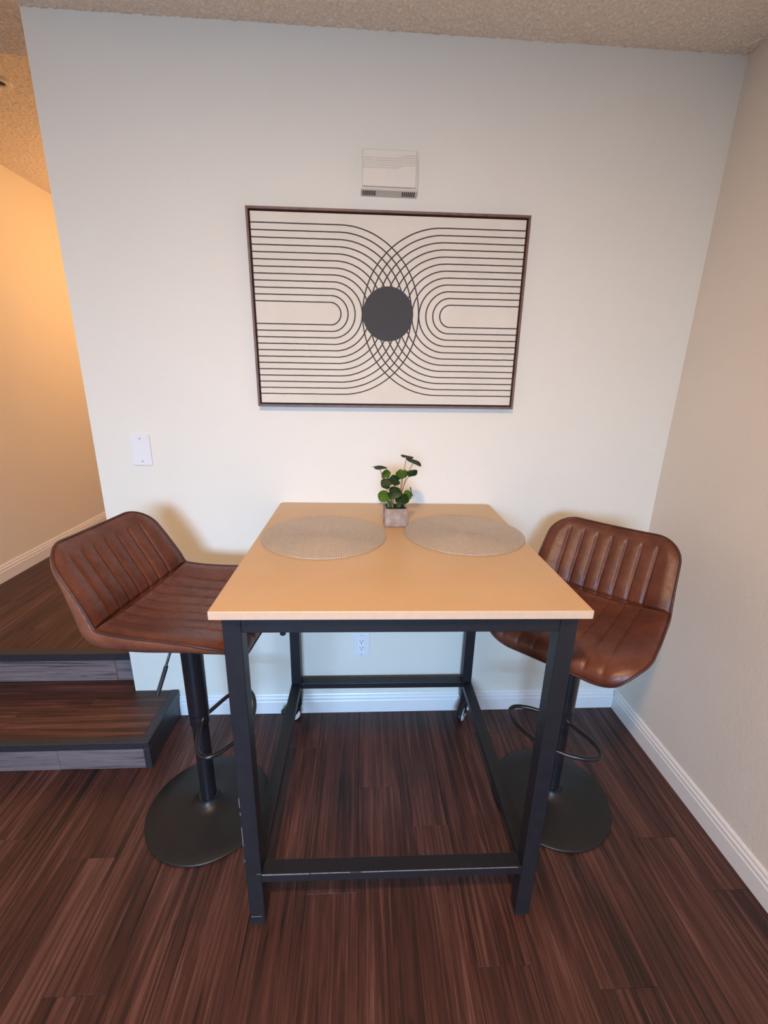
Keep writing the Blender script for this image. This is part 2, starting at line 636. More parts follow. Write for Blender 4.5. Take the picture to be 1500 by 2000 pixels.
XS, ZS1, YS1 = -.8355, .1238, -.2945     # right end, height and front of the lower step
YR2 = .0746                               # second riser
baseboard('baseboard_back', (XS, 0, 0), (XR - T, 0, 0), (0, -1, 0), 'white moulded baseboard along the wall under the table')
baseboard('baseboard_right', (XR, 0, 0), (XR, YF, 0), (-1, 0, 0), 'white moulded baseboard along the right wall')
baseboard('baseboard_left', (XH, YR2 - .02, ZH), (XH, YB, ZH), (1, 0, 0), 'cream baseboard along the orange-lit hallway wall')

baseboard('baseboard_lower_left', (XH, YF, 0), (XH, YS1 - .001, 0), (1, 0, 0), 'white baseboard along the lower part of the left wall')
baseboard('baseboard_hall_end', (XH + T, YB, ZH), (.3, YB, ZH), (0, -1, 0), 'cream baseboard across the end of the hallway')

# floors: every plank a piece of its own


def plank(name, x0, x1, y0, y1, ztop, thick, m, parent, bev=.0003):
    g = .0004
    cx, cy = (x0 + x1) / 2, (y0 + y1) / 2
    hx, hy = (x1 - x0) / 2 - g, (y1 - y0) / 2 - g
    bm = bmesh.new()
    vs = []
    for (i, z) in ((0, -thick), (0, -bev), (bev, 0)):
        vs.append([bm.verts.new((sx * (hx - i), sy * (hy - i), z)) for sx, sy in ((-1, -1), (1, -1), (1, 1), (-1, 1))])
    for a, b in zip(vs, vs[1:]):
        for k in range(4):
            bm.faces.new((a[k], a[(k + 1) % 4], b[(k + 1) % 4], b[k]))
    bm.faces.new(vs[-1])
    bm.faces.new(vs[0][::-1])
    return from_bm(name, bm, m, parent, loc=(cx, cy, ztop))


floor = struct(box('floor', XH, XR, YF, YR2, -.05, -.0065, m_sub), 'dark reddish-brown wood plank floor', 'floor')
PW, PL, PX = .152, 1.22, .107
# y of a seam seen in the photograph, by plank column
seam_y = {-9: -.553, -8: -1.25, -7: -.62, -6: -.945, -5: -.35, -4: -1.2, -3: -.209, -2: -.746, -1: -.399, 0: -.551, 1: -.930, 2: -.15, 3: -.985, 4: -.30, 5: -.618, 6: -.78}
i = math.floor((XH - PX) / PW)
while PX + i * PW < XR:
    a, b = max(PX + i * PW, XH), min(PX + (i + 1) * PW, XR)
    if b - a > .01:
        s = seam_y.get(i, -(abs(i) * .43 % 1.2))
        y = s + PL * 3
        cuts = []
        while y > YF - PL:
            cuts.append(y)
            y -= PL
        for hi, lo in zip(cuts, cuts[1:]):
            hi, lo = min(hi, YR2), max(lo, YF)
            if hi - lo > .02:
                plank('plank', a, b, lo, hi, 0, .006, m_plank, floor)
    i += 1

hall = struct(box('floor_hall', XH, .3, YR2, YB, .02, ZH - .0065, m_sub), 'dark wood plank floor of the raised hallway', 'floor')
for k in range(15):
    a = XH + k * PW
    off = (k * .47) % PL
    y = YR2 - PL + off
    while y < YB:
        lo, hi = max(y, YR2 + .02), min(y + PL, YB - .001)
        lo = max(lo, WT) if a + PW > XL - .005 else lo
        if hi - lo > .02:
            plank('plank', a, a + PW, lo, hi, ZH, .006, m_plank, hall)
        y += PL
# nosing and riser of the raised floor
nz = bmesh.new()
bm_extrude(nz, [(0, YR2 - .022, ZH + .003), (0, YR2 + .022, ZH + .003), (0, YR2 + .022, ZH - .0005), (0, YR2 - .002, ZH - .0005),
                (0, YR2 - .002, ZH - .034), (0, YR2 - .018, ZH - .034), (0, YR2 - .022, ZH - .030)], (XH, 0, 0), (XL, 0, 0))
tag(from_bm('nosing', nz, m_nosing, hall), 'black metal nosing along the upper floor edge')
for (a, b) in ((XH, -1.78), (-1.778, -1.132), (-1.13, XL)):
    p = box('riser_board', a, b, YR2 - .006, YR2, ZS1 + .001, ZH - .034, m_riser, hall, .001)

# lower step
step = tag(empty('floor_step', ((XH + XS) / 2, YS1, 0)), 'low dark wooden step with black metal edging left of the table', 'step')


def sbox(name, x0, x1, y0, y1, z0, z1, m, bev=.001):
    cx, cy = (x0 + x1) / 2, (y0 + y1) / 2
    bm = bmesh.new()
    bm_box(bm, x0 - cx, x1 - cx, y0 - cy, y1 - cy, z0, z1, bev)
    o = from_bm(name, bm, m, step)
    o.location = (cx - step.location.x, cy - step.location.y, 0)
    return o


e = .004
sbox('step_core', XH + e, XS - .012, YS1 + .012, -.003, .0, ZS1 - .009, m_sub, 0)
sbox('step_core', XH + e, XL - .003, -.002, YR2 - .008, .0, ZS1 - .009, m_sub, 0)
NW = .034   # width of the metal edging on the tread
ye = YS1 + NW
# tread boards run along the step
for (a, b, c, d) in ((XH + e, -1.42, ye, ye + .152), (-1.4195, XS - NW, ye, ye + .152), (XH + e, -1.165, ye + .1525, -.0025), (-1.1645, XS - NW, ye + .1525, -.0025),
                     (XH + e, XL - .003, -.002, YR2 - .007)):
    sbox('tread_board', a, b, c, d, ZS1 - .008, ZS1, m_tread)
for (a, b) in ((XH + e, -1.176), (-1.175, XS - .024)):
    sbox('riser_board', a, b, YS1 + .005, YS1 + .011, .001, ZS1 - .030, m_riser)
o = sbox('edge_trim', XH + e, XS, YS1, ye, ZS1 - .0295, ZS1 + .0025, m_nosing, .002)
o = sbox('edge_trim', XS - NW, XS, ye, -.001, ZS1 - .0295, ZS1 + .0025, m_nosing, .002)
sbox('corner_trim', XS - .024, XS, YS1 + .001, YS1 + .03, .0005, ZS1 - .0300, m_nosing, .0015)
sbox('side_panel', XS - .008, XS - .001, YS1 + .0305, -.001, .0005, ZS1 - .0300, m_nosing, .001)

# ------------------------------------------------------------------ wall fittings
# blank plate
pl = tag(empty('blank_wall_plate', (-.8538, 0, 1.125 + .0564)), 'white blank switch plate with two screws on the wall', 'wall plate')
bm = bmesh.new()
bm_box(bm, -.0345, .0345, -.006, 0, -.057, .057, .0022, 2)
from_bm('plate', bm, m_plate, pl)
for s in (-1, 1):
    lathe('screw', [(0, .0012), (.003, .0008), (.0034, 0), (.0034, -.002)], m_screw, pl, 16, loc=(0, -.006, s * .042), rot=(math.pi / 2, 0, 0))

# duplex outlet
ol = tag(empty('power_outlet', (-.0367, 0, .345)), 'white duplex power outlet low on the wall under the table', 'outlet')
bm = bmesh.new()
bm_box(bm, -.0355, .0355, -.006, 0, -.057, .057, .0022, 2)
from_bm('cover_plate', bm, m_plate, ol)
box('receptacle', -.0168, .0168, -.0085, -.0055, -.034, .034, m_socket, ol, .0012)
for zc in (.0175, -.0155):
    for dx, w in ((-.0062, .0011), (.0062, .0013)):
        box('slot', dx - w, dx + w, -.0089, -.0080, zc + .001, zc + .0085, m_dark, ol)
    lathe('ground_hole', [(0, 0), (.0026, 0), (.0026, -.0008)], m_dark, ol, 14, loc=(0, -.0089, zc - .0055), rot=(math.pi / 2, 0, 0))
for s in (-1, 1):
    lathe('screw', [(0, .001), (.0028, .0006), (.003, 0), (.003, -.002)], m_screw, ol, 14, loc=(0, -.006, s * .0485), rot=(math.pi / 2, 0, 0))

# flat access cover by the step
ac = tag(empty('access_cover', (-.85, 0, .29)), 'flat white square cover plate low on the wall beside the step', 'wall plate')
box('panel', -.07, .07, -.003, 0, -.069, .069, m_wall, ac, .0012)
for sx in (-1, 1):
    lathe('screw', [(0, .001), (.0028, .0006), (.003, 0), (.003, -.002)], m_screw, ac, 14, loc=(sx * .04, -.003, .055), rot=(math.pi / 2, 0, 0))

# chime / thermostat box
ch = tag(empty('wall_chime_box', (.0385, 0, 2.078)), 'cream plastic wall box with wavy grooves and vent slots above picture', 'chime box')
bm = bmesh.new()
bm_extrude(bm, [(0, 0, .052), (0, -.031, .052), (0, -.034, .049), (0, -.034, -.049), (0, -.031, -.053), (0, 0, -.0615)], (-.0895, 0, 0), (.0895, 0, 0))
from_bm('back_plate', bm, m_cream, ch)
# front cover with stepped wavy ridges, a height field
nx, nz_ = 110, 210
verts, faces = [], []
W2, Hh = .0855, .0995
for j in range(nz_ + 1):
    for i in range(nx + 1):
        x = -W2 + 2 * W2 * i / nx
        z = -.0465 + Hh * j / nz_
        s = 1 / (1 + math.exp(-(x - .036) * 190))
        zz = z - .009 * s
        h = 0
        for k in range(5):
            d = zz - (.0045 + k * .0062)
            if -.0031 < d <= .0031:
                h -= .0022 * math.exp(-(d / .0011) ** 2)
        edge = min(x + W2, W2 - x, z + .0465, -.0465 + Hh - z)
        h -= .003 * max(0, 1 - edge / .003) ** 2
        verts.append((x, -.041 - h, z))
n0 = len(verts)
for j in range(nz_):
    for i in range(nx):
        k = j * (nx + 1) + i
        faces.append((k, k + 1, k + nx + 2, k + nx + 1))
bnd = [i for i in range(nx + 1)] + [j * (nx + 1) + nx for j in range(1, nz_ + 1)] + [nz_ * (nx + 1) + i for i in range(nx - 1, -1, -1)] + [j * (nx + 1) for j in range(nz_ - 1, 0, -1)]
for b in bnd:
    verts.append((verts[b][0], -.0335, verts[b][2]))
for q in range(len(bnd)):
    r2 = (q + 1) % len(bnd)
    faces.append((bnd[q], n0 + q, n0 + r2, bnd[r2]))
faces.append([n0 + q for q in range(len(bnd))][::-1])
me = bpy.data.meshes.new('front_cover')
me.from_pydata(verts, [], faces)
for p in me.polygons:
    p.use_smooth = True
me.set_sharp_from_angle(angle=math.radians(40))
link('front_cover', me, ch, m_cream)
for g in (-1, 1):
    for k in range(7):
        xx = g * .063 + (k - 3) * .0062
        box('vent_slot', xx - .0017, xx + .0017, -.0105, .0105, -.0006, .0006, m_dark, ch, loc=(0, -.0175, -.0567), rot=(math.atan2(-.0085, .031), 0, 0))

# ------------------------------------------------------------------ picture
pic = tag(empty('framed_picture', (.0478, -.001, 1.66195), rot=(0, -.0078, 0)), 'wide wood-framed abstract print of black lines and a dark circle', 'picture')
HX, HZ, FW = .4622, .3092, .0075
prof_d = .031
for (nm, a) in (('frame_side', (-HX, -HX + FW, -HZ, HZ)), ('frame_side', (HX - FW, HX, -HZ, HZ)), ('frame_rail', (-HX + FW, HX - FW, HZ - FW, HZ)), ('frame_rail', (-HX + FW, HX - FW, -HZ, -HZ + FW))):
    box(nm, a[0], a[1], -prof_d, -.002, a[2], a[3], m_frame, pic, .0008)
box('backing_panel', -HX + FW, HX - FW, -.012, -.003, -HZ + FW, HZ - FW, m_frame_in, pic)
GP = .0052
box('canvas', -HX + FW + GP, HX - FW - GP, -.027, -.0125, -HZ + FW + GP, HZ - FW - GP, m_art, pic, .0015, 2)

# ------------------------------------------------------------------ bar table
TX0, TX1, TYB, TYF, TH, TT = -.3566, .4604, -.0055, -.8418, .985, .0198
tcx, tcy = (TX0 + TX1) / 2, (TYB + TYF) / 2
tab = tag(empty('bar_table', (tcx, tcy, 0), -.0070), 'square counter-height table with tan laminate top and black metal frame', 'table')
hx, hy = (TX1 - TX0) / 2, (TYB - TYF) / 2
bm = bmesh.new()
outl = []
for (sx, sy, r) in ((-1, -1, .002), (1, -1, .002), (1, 1, .014), (-1, 1, .014)):
    a0 = {(-1, -1): 180, (1, -1): 270, (1, 1): 0, (-1, 1): 90}[(sx, sy)]
    for k in range(7):
        a = math.radians(a0 + 90 * k / 6)
        outl.append((sx * (hx - r) + r * math.cos(a), sy * (hy - r) + r * math.sin(a)))
rings = []
for (ins, z) in ((.0012, TH - TT), (0, TH - TT + .0012), (0, TH - .0012), (.0012, TH)):
    rings.append([bm.verts.new((x * (1 - ins / hx), y * (1 - ins / hy), z)) for x, y in outl])
for a, b in zip(rings, rings[1:]):
    for k in range(len(outl)):
        bm.faces.new((a[k], a[(k + 1) % len(outl)], b[(k + 1) % len(outl)], b[k])).material_index = 1
bm.faces.new(rings[-1])
bm.faces.new(rings[0][::-1])
top = from_bm('tabletop', bm, m_table, tab)
top.data.materials.append(m_table_edge)
IN, LG = .0201, .040
zt = TH - TT - .0005
lx = hx - IN
ly = hy - IN
for sx in (-1, 1):
    for sy in (-1, 1):
        zb = .012 if sy < 0 else .098
        a, b = (sx * lx, sx * (lx - LG))
        c, d = (sy * ly, sy * (ly - LG))
        box('leg', min(a, b), max(a, b), min(c, d), max(c, d), zb, zt, m_black, tab, .0018, 2)
        if sy < 0:
            q = .0035
            box('foot_cap', min(a, b) + q, max(a, b) - q, min(c, d) + q, max(c, d) - q, 0, .0119, m_rubber, tab, .0015)
AH, RW, RH, RZ = .0425, .030, .027, .169
for s in (-1, 1):
    c = s * ly
    y0, y1 = (c, c + RW) if s < 0 else (c - RW, c)
    box('top_rail', -lx + LG, lx - LG, y0, y1, zt - AH, zt, m_black, tab, .0015)
    y0, y1 = (c, c + LG) if s < 0 else (c - LG, c)
    box('lower_rail', -lx + LG, lx - LG, y0, y1, RZ, RZ + RH, m_black, tab, .0018, 2)
    c = s * lx
    x0, x1 = (c, c + RW) if s < 0 else (c - RW, c)
    box('top_rail', x0, x1, -ly + LG, ly - LG, zt - AH, zt, m_black, tab, .0015)
    x0, x1 = (c, c + LG) if s < 0 else (c - LG, c)
    box('lower_rail', x0, x1, -ly + LG, ly - LG, RZ, RZ + RH, m_black, tab, .0018, 2)
lathe('bolt_head', [(0, -.011), (.0055, -.011), (.0065, -.0095), (.0065, .004), (.0045, .004)], m_rubber, tab, 18,
      loc=(-.2115 - tcx, -ly + .016, zt - AH - .003))

# bare metal where the paint has chipped along the front rail and leg edges
m_bare = simple('bare_worn_steel', (.42, .41, .45), .45, metal=.6, var=.3, nscale=200)
rw = random.Random(3)
x = -lx + LG + .001
while x < lx - LG - .004:
    L_ = rw.uniform(.02, .12)
    w = rw.uniform(.0006, .0015) * (1.6 if x < -lx + .13 else .8)
    box('worn_edge', x, min(x + L_, lx - LG - .001), -ly - .0002, -ly + .0016, RZ + RH - w, RZ + RH + .0002, m_bare, tab)
    x += L_ + (rw.uniform(.004, .03) if rw.random() < .25 else -.0005)
for z0_, L_ in ((.245, .007), (.30, .045), (.347, .018), (.405, .009), (.43, .03)):
    box('worn_edge', -lx - .0002, -lx + .0012, -ly - .0002, -ly + .0010, z0_, z0_ + L_, m_bare, tab)
box('worn_edge', -lx + .004, -lx + LG - .008, -ly - .0003, -ly + .001, .0385, .0400, m_bare, tab)
box('worn_edge', -lx + LG - .012, -lx + LG - .001, -ly - .0003, -ly + .001, RZ + RH + .003, RZ + RH + .0045, m_bare, tab)

# castors under the two rear legs


def castor(x, y, rz, zr=.035):
    c = empty('castor', (x, y, 0), rz)
    c.parent = tab
    # x axis of the castor = rolling direction
    lathe('stem', [(0, .098), (.013, .098), (.013, .088), (.019, .086), (.019, .078), (.012, .076), (0, .076)], m_black, c, 24)
    bm = bmesh.new()
    for s in (-1, 1):
        pts = [(-.012, .078), (.018, .078), (.026, .058), (.034, .040), (.030, .028), (.018, .026), (.006, .040), (-.010, .062)]
        vs = [bm.verts.new((px, s * .0165, pz)) for px, pz in pts]
        ws = [bm.verts.new((px, s * .0140, pz)) for px, pz in pts]
        bm.faces.new(vs)
        bm.faces.new(ws[::-1])
        for k in range(len(pts)):
            k2 = (k + 1) % len(pts)
            bm.faces.new((vs[k], vs[k2], ws[k2], ws[k]))
    bm_box(bm, -.014, .020, -.0165, .0165, .074, .079, .001)
    from_bm('fork', bm, m_black, c)
    bm = bmesh.new()
    bm_lathe(bm, [(0, -.011), (.028, -.0125), (.0305, -.0115), (.0305, .0115), (.028, .0125), (0, .011)], 32)
    from_bm('wheel', bm, m_white_plastic, c, smooth=True, angle=35, loc=(.022, 0, .035), rot=(math.pi / 2, 0, 0))
    bm = bmesh.new()
    bm_lathe(bm, [(.0306, -.0110), (.0335, -.0105), (.035, -.006), (.035, .006), (.0335, .0105), (.0306, .0110), (.0306, -.0110)], 36)
    from_bm('tyre', bm, m_rubber, c, smooth=True, angle=40, loc=(.022, 0, .035), rot=(math.pi / 2, 0, 0))
    lathe('axle_bolt', [(0, -.021), (.004, -.0205), (.0055, -.019), (.0055, .019), (.004, .0205), (0, .021)], m_screw, c, 14, loc=(.024, 0, .036), rot=(math.pi / 2, 0, 0))
    bm = bmesh.new()
    bm_box(bm, 0, .084, -.0135, .0135, -.010, .010, .008, 3)
    br = from_bm('brake_pedal', bm, m_black, c, loc=(.004, 0, .094), rot=(0, math.radians(38), 0))
    return c


castor(-lx + LG / 2, ly - LG / 2 - .004, math.radians(192))
castor(lx - LG / 2, ly - LG / 2 - .004, math.radians(236))

# ------------------------------------------------------------------ bar stools
PROFILE = [(.238, -.098), (.230, -.070), (.198, -.053), (.14, -.047), (.08, -.049), (0, -.049), (-.080, -.044), (-.129, -.034), (-.1510, -.012),
           (-.165, .021), (-.194, .075), (-.224, .132), (-.248, .178), (-.2555, .192)]
pp = smooth_path([(f, 0, z) for f, z in PROFILE], 24)
PPv = np.array([(p.x, p.z) for p in pp])
seg_l = np.r_[0, np.cumsum(np.hypot(*np.diff(PPv, axis=0).T))]
LT = seg_l[-1]
SEAM = seg_l[24 * 8 - 10]


def prof_at(d):
    f = np.interp(d, seg_l, PPv[:, 0])
    z = np.interp(d, seg_l, PPv[:, 1])
    e = .004
    tf = np.interp(min(d + e, LT), seg_l, PPv[:, 0]) - np.interp(max(d - e, 0), seg_l, PPv[:, 0])
    tz = np.interp(min(d + e, LT), seg_l, PPv[:, 1]) - np.interp(max(d - e, 0), seg_l, PPv[:, 1])
    L = math.hypot(tf, tz)
    # path runs backwards then up; inner (sitter side) normal
    return f, z, (tz / L, -tf / L)


def half_w(d):
    w = np.interp(d, [0, .08, .2, SEAM - .03, SEAM + .03, LT], [.226, .232, .230, .220, .216, .200])
    rf, rb = .118, .080
    if d < rf:
        w -= rf - math.sqrt(max(0, rf * rf - (rf - d) ** 2))
    if LT - d < rb:
        q = LT - d
        w -= rb - math.sqrt(max(0, rb * rb - (rb - q) ** 2))
    return w


def curl(d):
    return np.interp(d, [0, .06, .2, SEAM, SEAM + .12, LT], [.010, .022, .032, .033, .034, .028])


def surf(d, t):
    f, z, n = prof_at(d)
    w = half_w(d)
    y = w * t
    c = curl(d) * (abs(y) / .21) ** 2.4
    return np.array([f + n[0] * c, y, z + n[1] * c])


def surf_n(d, t):
    e = .003
    d0, d1 = max(d - e, 0), min(d + e, LT)
    w = max(half_w(d), .05)
    f, z, n = prof_at(d)
    y = half_w(d) * t
    dc = curl(d) * 2.4 * (abs(y) / .21) ** 1.4 / .21 * (1 if y > 0 else -1)
    v = np.array([n[0], -dc, n[1]])
    return v / np.linalg.norm(v)


RIBS = [k * .047 for k in range(-3, 4)]


def cushion_h(d, t, seat):
    w = half_w(d)
    y = w * t
    q = LT - d
    edge = (1 - abs(t)) * w
    endd = min(d, q)
    h = .013 * (1 - math.exp(-(max(0, min(edge, endd)) / .014) ** 1.3))
    fade = min(1, max(0, (q - .034) / .02)) * min(1, max(0, (d - .004) / .03)) * min(1, max(0, (edge - .016) / .014))
    dist = min(abs(y - r) for r in RIBS)
    g = -.0046 * math.exp(-(dist / .0042) ** 2) + .0018 * (1 - math.exp(-(dist / .014) ** 2))
    h += g * fade * (.55 if seat else 1)
    h -= .011 * math.exp(-((d - SEAM) / .007) ** 2) * min(1, edge / .02)
    return h


def rows_between(a, b, n, ca=False, cb=False):
    u = np.linspace(0, 1, n)
    if ca and cb:
        u = .5 - .5 * np.cos(np.pi * u)
    elif ca:
        u = 1 - np.cos(np.pi / 2 * u)
    elif cb:
        u = np.sin(np.pi / 2 * u)
    return a + (b - a) * u


def grid_mesh(name, ds, ts, fn):
    verts = [tuple(fn(d, t)) for d in ds for t in ts]
    nt_ = len(ts)
    faces = []
    for i in range(len(ds) - 1):
        for j in range(nt_ - 1):
            k = i * nt_ + j
            faces.append((k, k + 1, k + nt_ + 1, k + nt_))
    me = bpy.data.meshes.new(name)
    me.from_pydata(verts, [], faces)
    for p in me.polygons:
        p.use_smooth = True
    return me


tl = np.unique(np.r_[np.linspace(-1, 1, 150), -np.cos(np.linspace(0, .5, 10)), np.cos(np.linspace(0, .5, 10))])
me_seat = grid_mesh('seat', np.r_[rows_between(0, .12, 26, ca=True), rows_between(.12, SEAM, 40, cb=True)[1:]], tl,
                    lambda d, t: surf(d, t) + surf_n(d, t) * cushion_h(d, t, True))
me_back = grid_mesh('backrest', np.r_[rows_between(SEAM, SEAM + .1, 22, ca=True), rows_between(SEAM + .1, LT, 40, cb=True)[1:]], tl,
                    lambda d, t: surf(d, t) + surf_n(d, t) * cushion_h(d, t, False))

# outer shell: closed body under and behind the cushions
ds = np.r_[rows_between(0, .12, 18, ca=True), rows_between(.12, LT - .1, 40)[1:], rows_between(LT - .1, LT, 18, cb=True)[1:]]
ts = np.sin(np.linspace(-math.pi / 2, math.pi / 2, 44))


def th(d):
    return np.interp(d, [0, .10, .28, SEAM - .02, SEAM + .05, SEAM + .14, LT], [.018, .034, .054, .064, .056, .036, .020])


def shell_pt(d, t, side):
    p = surf(d, t)
    n = surf_n(d, t)
    q = min(d, LT - d)
    e = math.sqrt(max(0, 1 - (1 - min(1, q / .03)) ** 2))
    g = math.sqrt(max(0, 1 - abs(t) ** 7))
    return p - n * th(d) * e * g if side else p - n * .0005


verts, faces = [], []
nt_ = len(ts)
for side in (0, 1):
    for d in ds:
        for t in ts:
            verts.append(tuple(shell_pt(d, t, side)))
M0 = len(ds) * nt_
for i in range(len(ds) - 1):
    for j in range(nt_ - 1):
        k = i * nt_ + j
        faces.append((k, k + 1, k + nt_ + 1, k + nt_))
        faces.append((M0 + k + nt_, M0 + k + nt_ + 1, M0 + k + 1, M0 + k))
bm = bmesh.new()
bv = [bm.verts.new(v) for v in verts]
for f in faces:
    try:
        bm.faces.new([bv[k] for k in f])
    except ValueError:
        pass
bmesh.ops.remove_doubles(bm, verts=bm.verts, dist=.0007)
bmesh.ops.recalc_face_normals(bm, faces=bm.faces)
me_shell = bpy.data.meshes.new('shell')
bm.to_mesh(me_shell)
bm.free()
for p in me_shell.polygons:
    p.use_smooth = True

loop = [surf(d, 1) for d in ds] + [surf(LT, t) for t in np.linspace(1, -1, 16)[1:-1]] + [surf(d, -1) for d in ds[::-1]] + [surf(0, t) for t in np.linspace(-1, 1, 16)[1:-1]]
lp = []
for p in loop:
    p = Vector(p)
    if not lp or (p - lp[-1]).length > .0025:
        lp.append(p)
if (lp[0] - lp[-1]).length < .0025:
    lp.pop()


def make_stool(loc, yaw, zs, zfoot, label, lever_tip):
    root = tag(empty('bar_stool', (loc[0], loc[1], 0), yaw), label, 'bar stool', 'leather bar stools at the table')
    base = lathe('base', [(0, 0), (.203, 0), (.205, .002), (.205, .0065), (.202, .0085), (.15, .0135), (.10, .0195), (.06, .028), (.042, .036), (.034, .045), (.031, .052), (0, .052)], m_disc, root, 96, angle=60)
    lathe('base_collar', [(.0262, .0515), (.0315, .0515), (.0325, .053), (.0315, .056), (.0262, .057)], m_tube, root, 40)
    zsl = zfoot + .022
    lathe('column', [(0, .051), (.0255, .051), (.0255, zsl + .02), (0, zsl + .02)], m_tube, root, 40)
    zmount = zs - .049 - .054 - .012
    lathe('sleeve', [(.0256, zsl + .0005), (.0305, zsl), (.0312, zsl + .003), (.0312, zsl + .02), (.033, zmount - .01), (.033, zmount), (0, zmount)], m_tube, root, 40)
    box('mounting_plate', -.09, .09, -.09, .09, zmount, zmount + .012, m_black, root, .002)
    # footrest: bent rod loop clamped to the column
    half = [(.020, .030), (.044, .100), (.066, .135), (.090, .1475), (.116, .139), (.142, .105), (.163, .055), (.171, 0)]
    pts = [(x, y, zfoot) for x, y in half] + [(x, -y, zfoot) for x, y in half[-2::-1]]
    pts = [(.022, .012, zfoot + .014)] + pts + [(.022, -.012, zfoot + .014)]
    fr = tube('footrest', smooth_path(pts, 6), .0068, m_tube, root, 12)
    lathe('clamp', [(.0258, zfoot - .018), (.0295, zfoot - .018), (.0300, zfoot - .016), (.0300, zfoot + .0205), (.0258, zfoot + .021)], m_tube, fr, 36)
    # upholstered bucket seat
    link('shell', me_shell, root, m_shell, loc=(0, 0, zs))
    link('seat', me_seat, root, m_leather, loc=(0, 0, zs))
    link('backrest', me_back, root, m_leather, loc=(0, 0, zs))
    bm = bmesh.new()
    bm_tube(bm, lp, .0036, 8, closed=True)
    from_bm('piping', bm, m_piping, root, smooth=True, loc=(0, 0, zs))
    # height lever
    c, s = math.cos(-yaw), math.sin(-yaw)
    dx, dy = lever_tip[0] - loc[0], lever_tip[1] - loc[1]
    tip = Vector((dx * c - dy * s, dx * s + dy * c, lever_tip[2]))
    st = Vector((tip.x * .25, tip.y * .25, zmount - .006))
    kn = st.lerp(tip, .35) + Vector((0, 0, .02))
    path = smooth_path([st, kn, tip], 8)
    lv = tube('lever', path, .0038, m_tube, root, 10)
    tube('grip', [tip.lerp(kn, .62), tip, tip + (tip - kn) * .02], .0062, m_rubber, lv, 12)
    return root


SL = make_stool((-.566, -.455), -.150, .830, .380, 'brown leather bar stool on the left, back towards the steps', (-.632, -.56, .556))
SR = make_stool((.655, -.455), -2.356, .791, .358, 'brown leather bar stool in the right corner, angled towards the camera', (.72, -.38, .53))

# ------------------------------------------------------------------ placemats


def placemat_mesh():
    rings, segs = 100, 144
    R = .190
    bm = bmesh.new()
    P_ = R / 26
    prof = [(0, .0036), (P_ * .3, .0030)]
    for k in range(26):
        r = k * P_
        for u in ((.5, .0016), (.62, .0027), (.8, .0035), (1.0, .0037), (1.2, .0035), (1.38, .0027)):
            if r + u[0] * P_ < R - .0005:
                prof.append((r + u[0] * P_, u[1]))
    prof += [(R, .0020), (R - .001, 0), (0, 0)]
    bm_lathe(bm, prof, segs)
    bmesh.ops.recalc_face_normals(bm, faces=bm.faces)
    me = bpy.data.meshes.new('placemat')
    bm.to_mesh(me)
    bm.free()
    for p in me.polygons:
        p.use_smooth = True
    return me


me_pm = placemat_mesh()
for (x, y, rz, lb) in ((-.156, -.379, .3, 'round woven straw-coloured placemat on the left half of the table'),
                       (.2835, -.352, 2.1, 'round woven straw-coloured placemat reaching the right table edge')):
    o = link('placemat', me_pm, None, m_mat, (x, y, TH + .0003), (0, 0, rz))
    tag(o, lb, 'placemat', 'round placemats on the table')

# ------------------------------------------------------------------ plant
PC = Vector((.0705, -.2605, TH + .0003))
plant = tag(empty('potted_plant', PC, .03), 'small artificial round-leaved plant in a square whitewashed cement pot', 'plant')
PH, PWD = .0615, .0365
bm = bmesh.new()
rings = []
for (w, z) in ((PWD - .0025, 0), (PWD - .001, .0015), (PWD, PH - .002), (PWD - .0012, PH), (PWD - .0060, PH), (PWD - .0068, PH - .012)):
    outl = []
    rr = .004
    for (sx, sy, a0) in ((-1, -1, 180), (1, -1, 270), (1, 1, 0), (-1, 1, 90)):
        for k in range(4):
            a = math.radians(a0 + 30 * k)
            outl.append((sx * (w - rr) + rr * math.cos(a), sy * (w - rr) + rr * math.sin(a)))
    rings.append([bm.verts.new((x, y, z)) for x, y in outl])
for a, b in zip(rings, rings[1:]):
    for k in range(16):
        bm.faces.new((a[k], a[(k + 1) % 16], b[(k + 1) % 16], b[k]))
bm.faces.new(rings[0][::-1])
bm.faces.new(rings[-1])
from_bm('pot', bm, m_pot, plant, smooth=True, angle=40)
# raised panel border on the front and sides of the pot
for rz in (0, math.pi / 2, math.pi, -math.pi / 2):
    bm = bmesh.new()
    w, y0 = PWD - .003, -PWD + .0004
    for (a, b_, c, d) in ((-w, w, .003, .0075), (-w, w, PH - .0075, PH - .003), (-w, -w + .0045, .0075, PH - .0075), (w - .0045, w, .0075, PH - .0075)):
        bm_box(bm, a, b_, y0 - .0016, y0 + .002, c, d, .0006)
    from_bm('pot_border', bm, m_pot, plant, rot=(0, 0, rz))
# moss
bm = bmesh.new()
g = 14
vv = [[bm.verts.new(((-1 + 2 * i / g) * (PWD - .007), (-1 + 2 * j / g) * (PWD - .007), PH - .004 + .005 * random.random())) for i in range(g + 1)] for j in range(g + 1)]
for j in range(g):
    for i in range(g):
        bm.faces.new((vv[j][i], vv[j][i + 1], vv[j + 1][i + 1], vv[j + 1][i]))
tag(from_bm('moss', bm, m_soil, plant, smooth=True), kind='stuff')


def unproject(px, py, yplane):
    d = cf_ + cr_ * ((px - 750) / CAM['f']) - cu_ * ((py - 1000) / CAM['f'])
    c = Vector(CAM['c'])
    return c + d * ((yplane - c.y) / d.y)


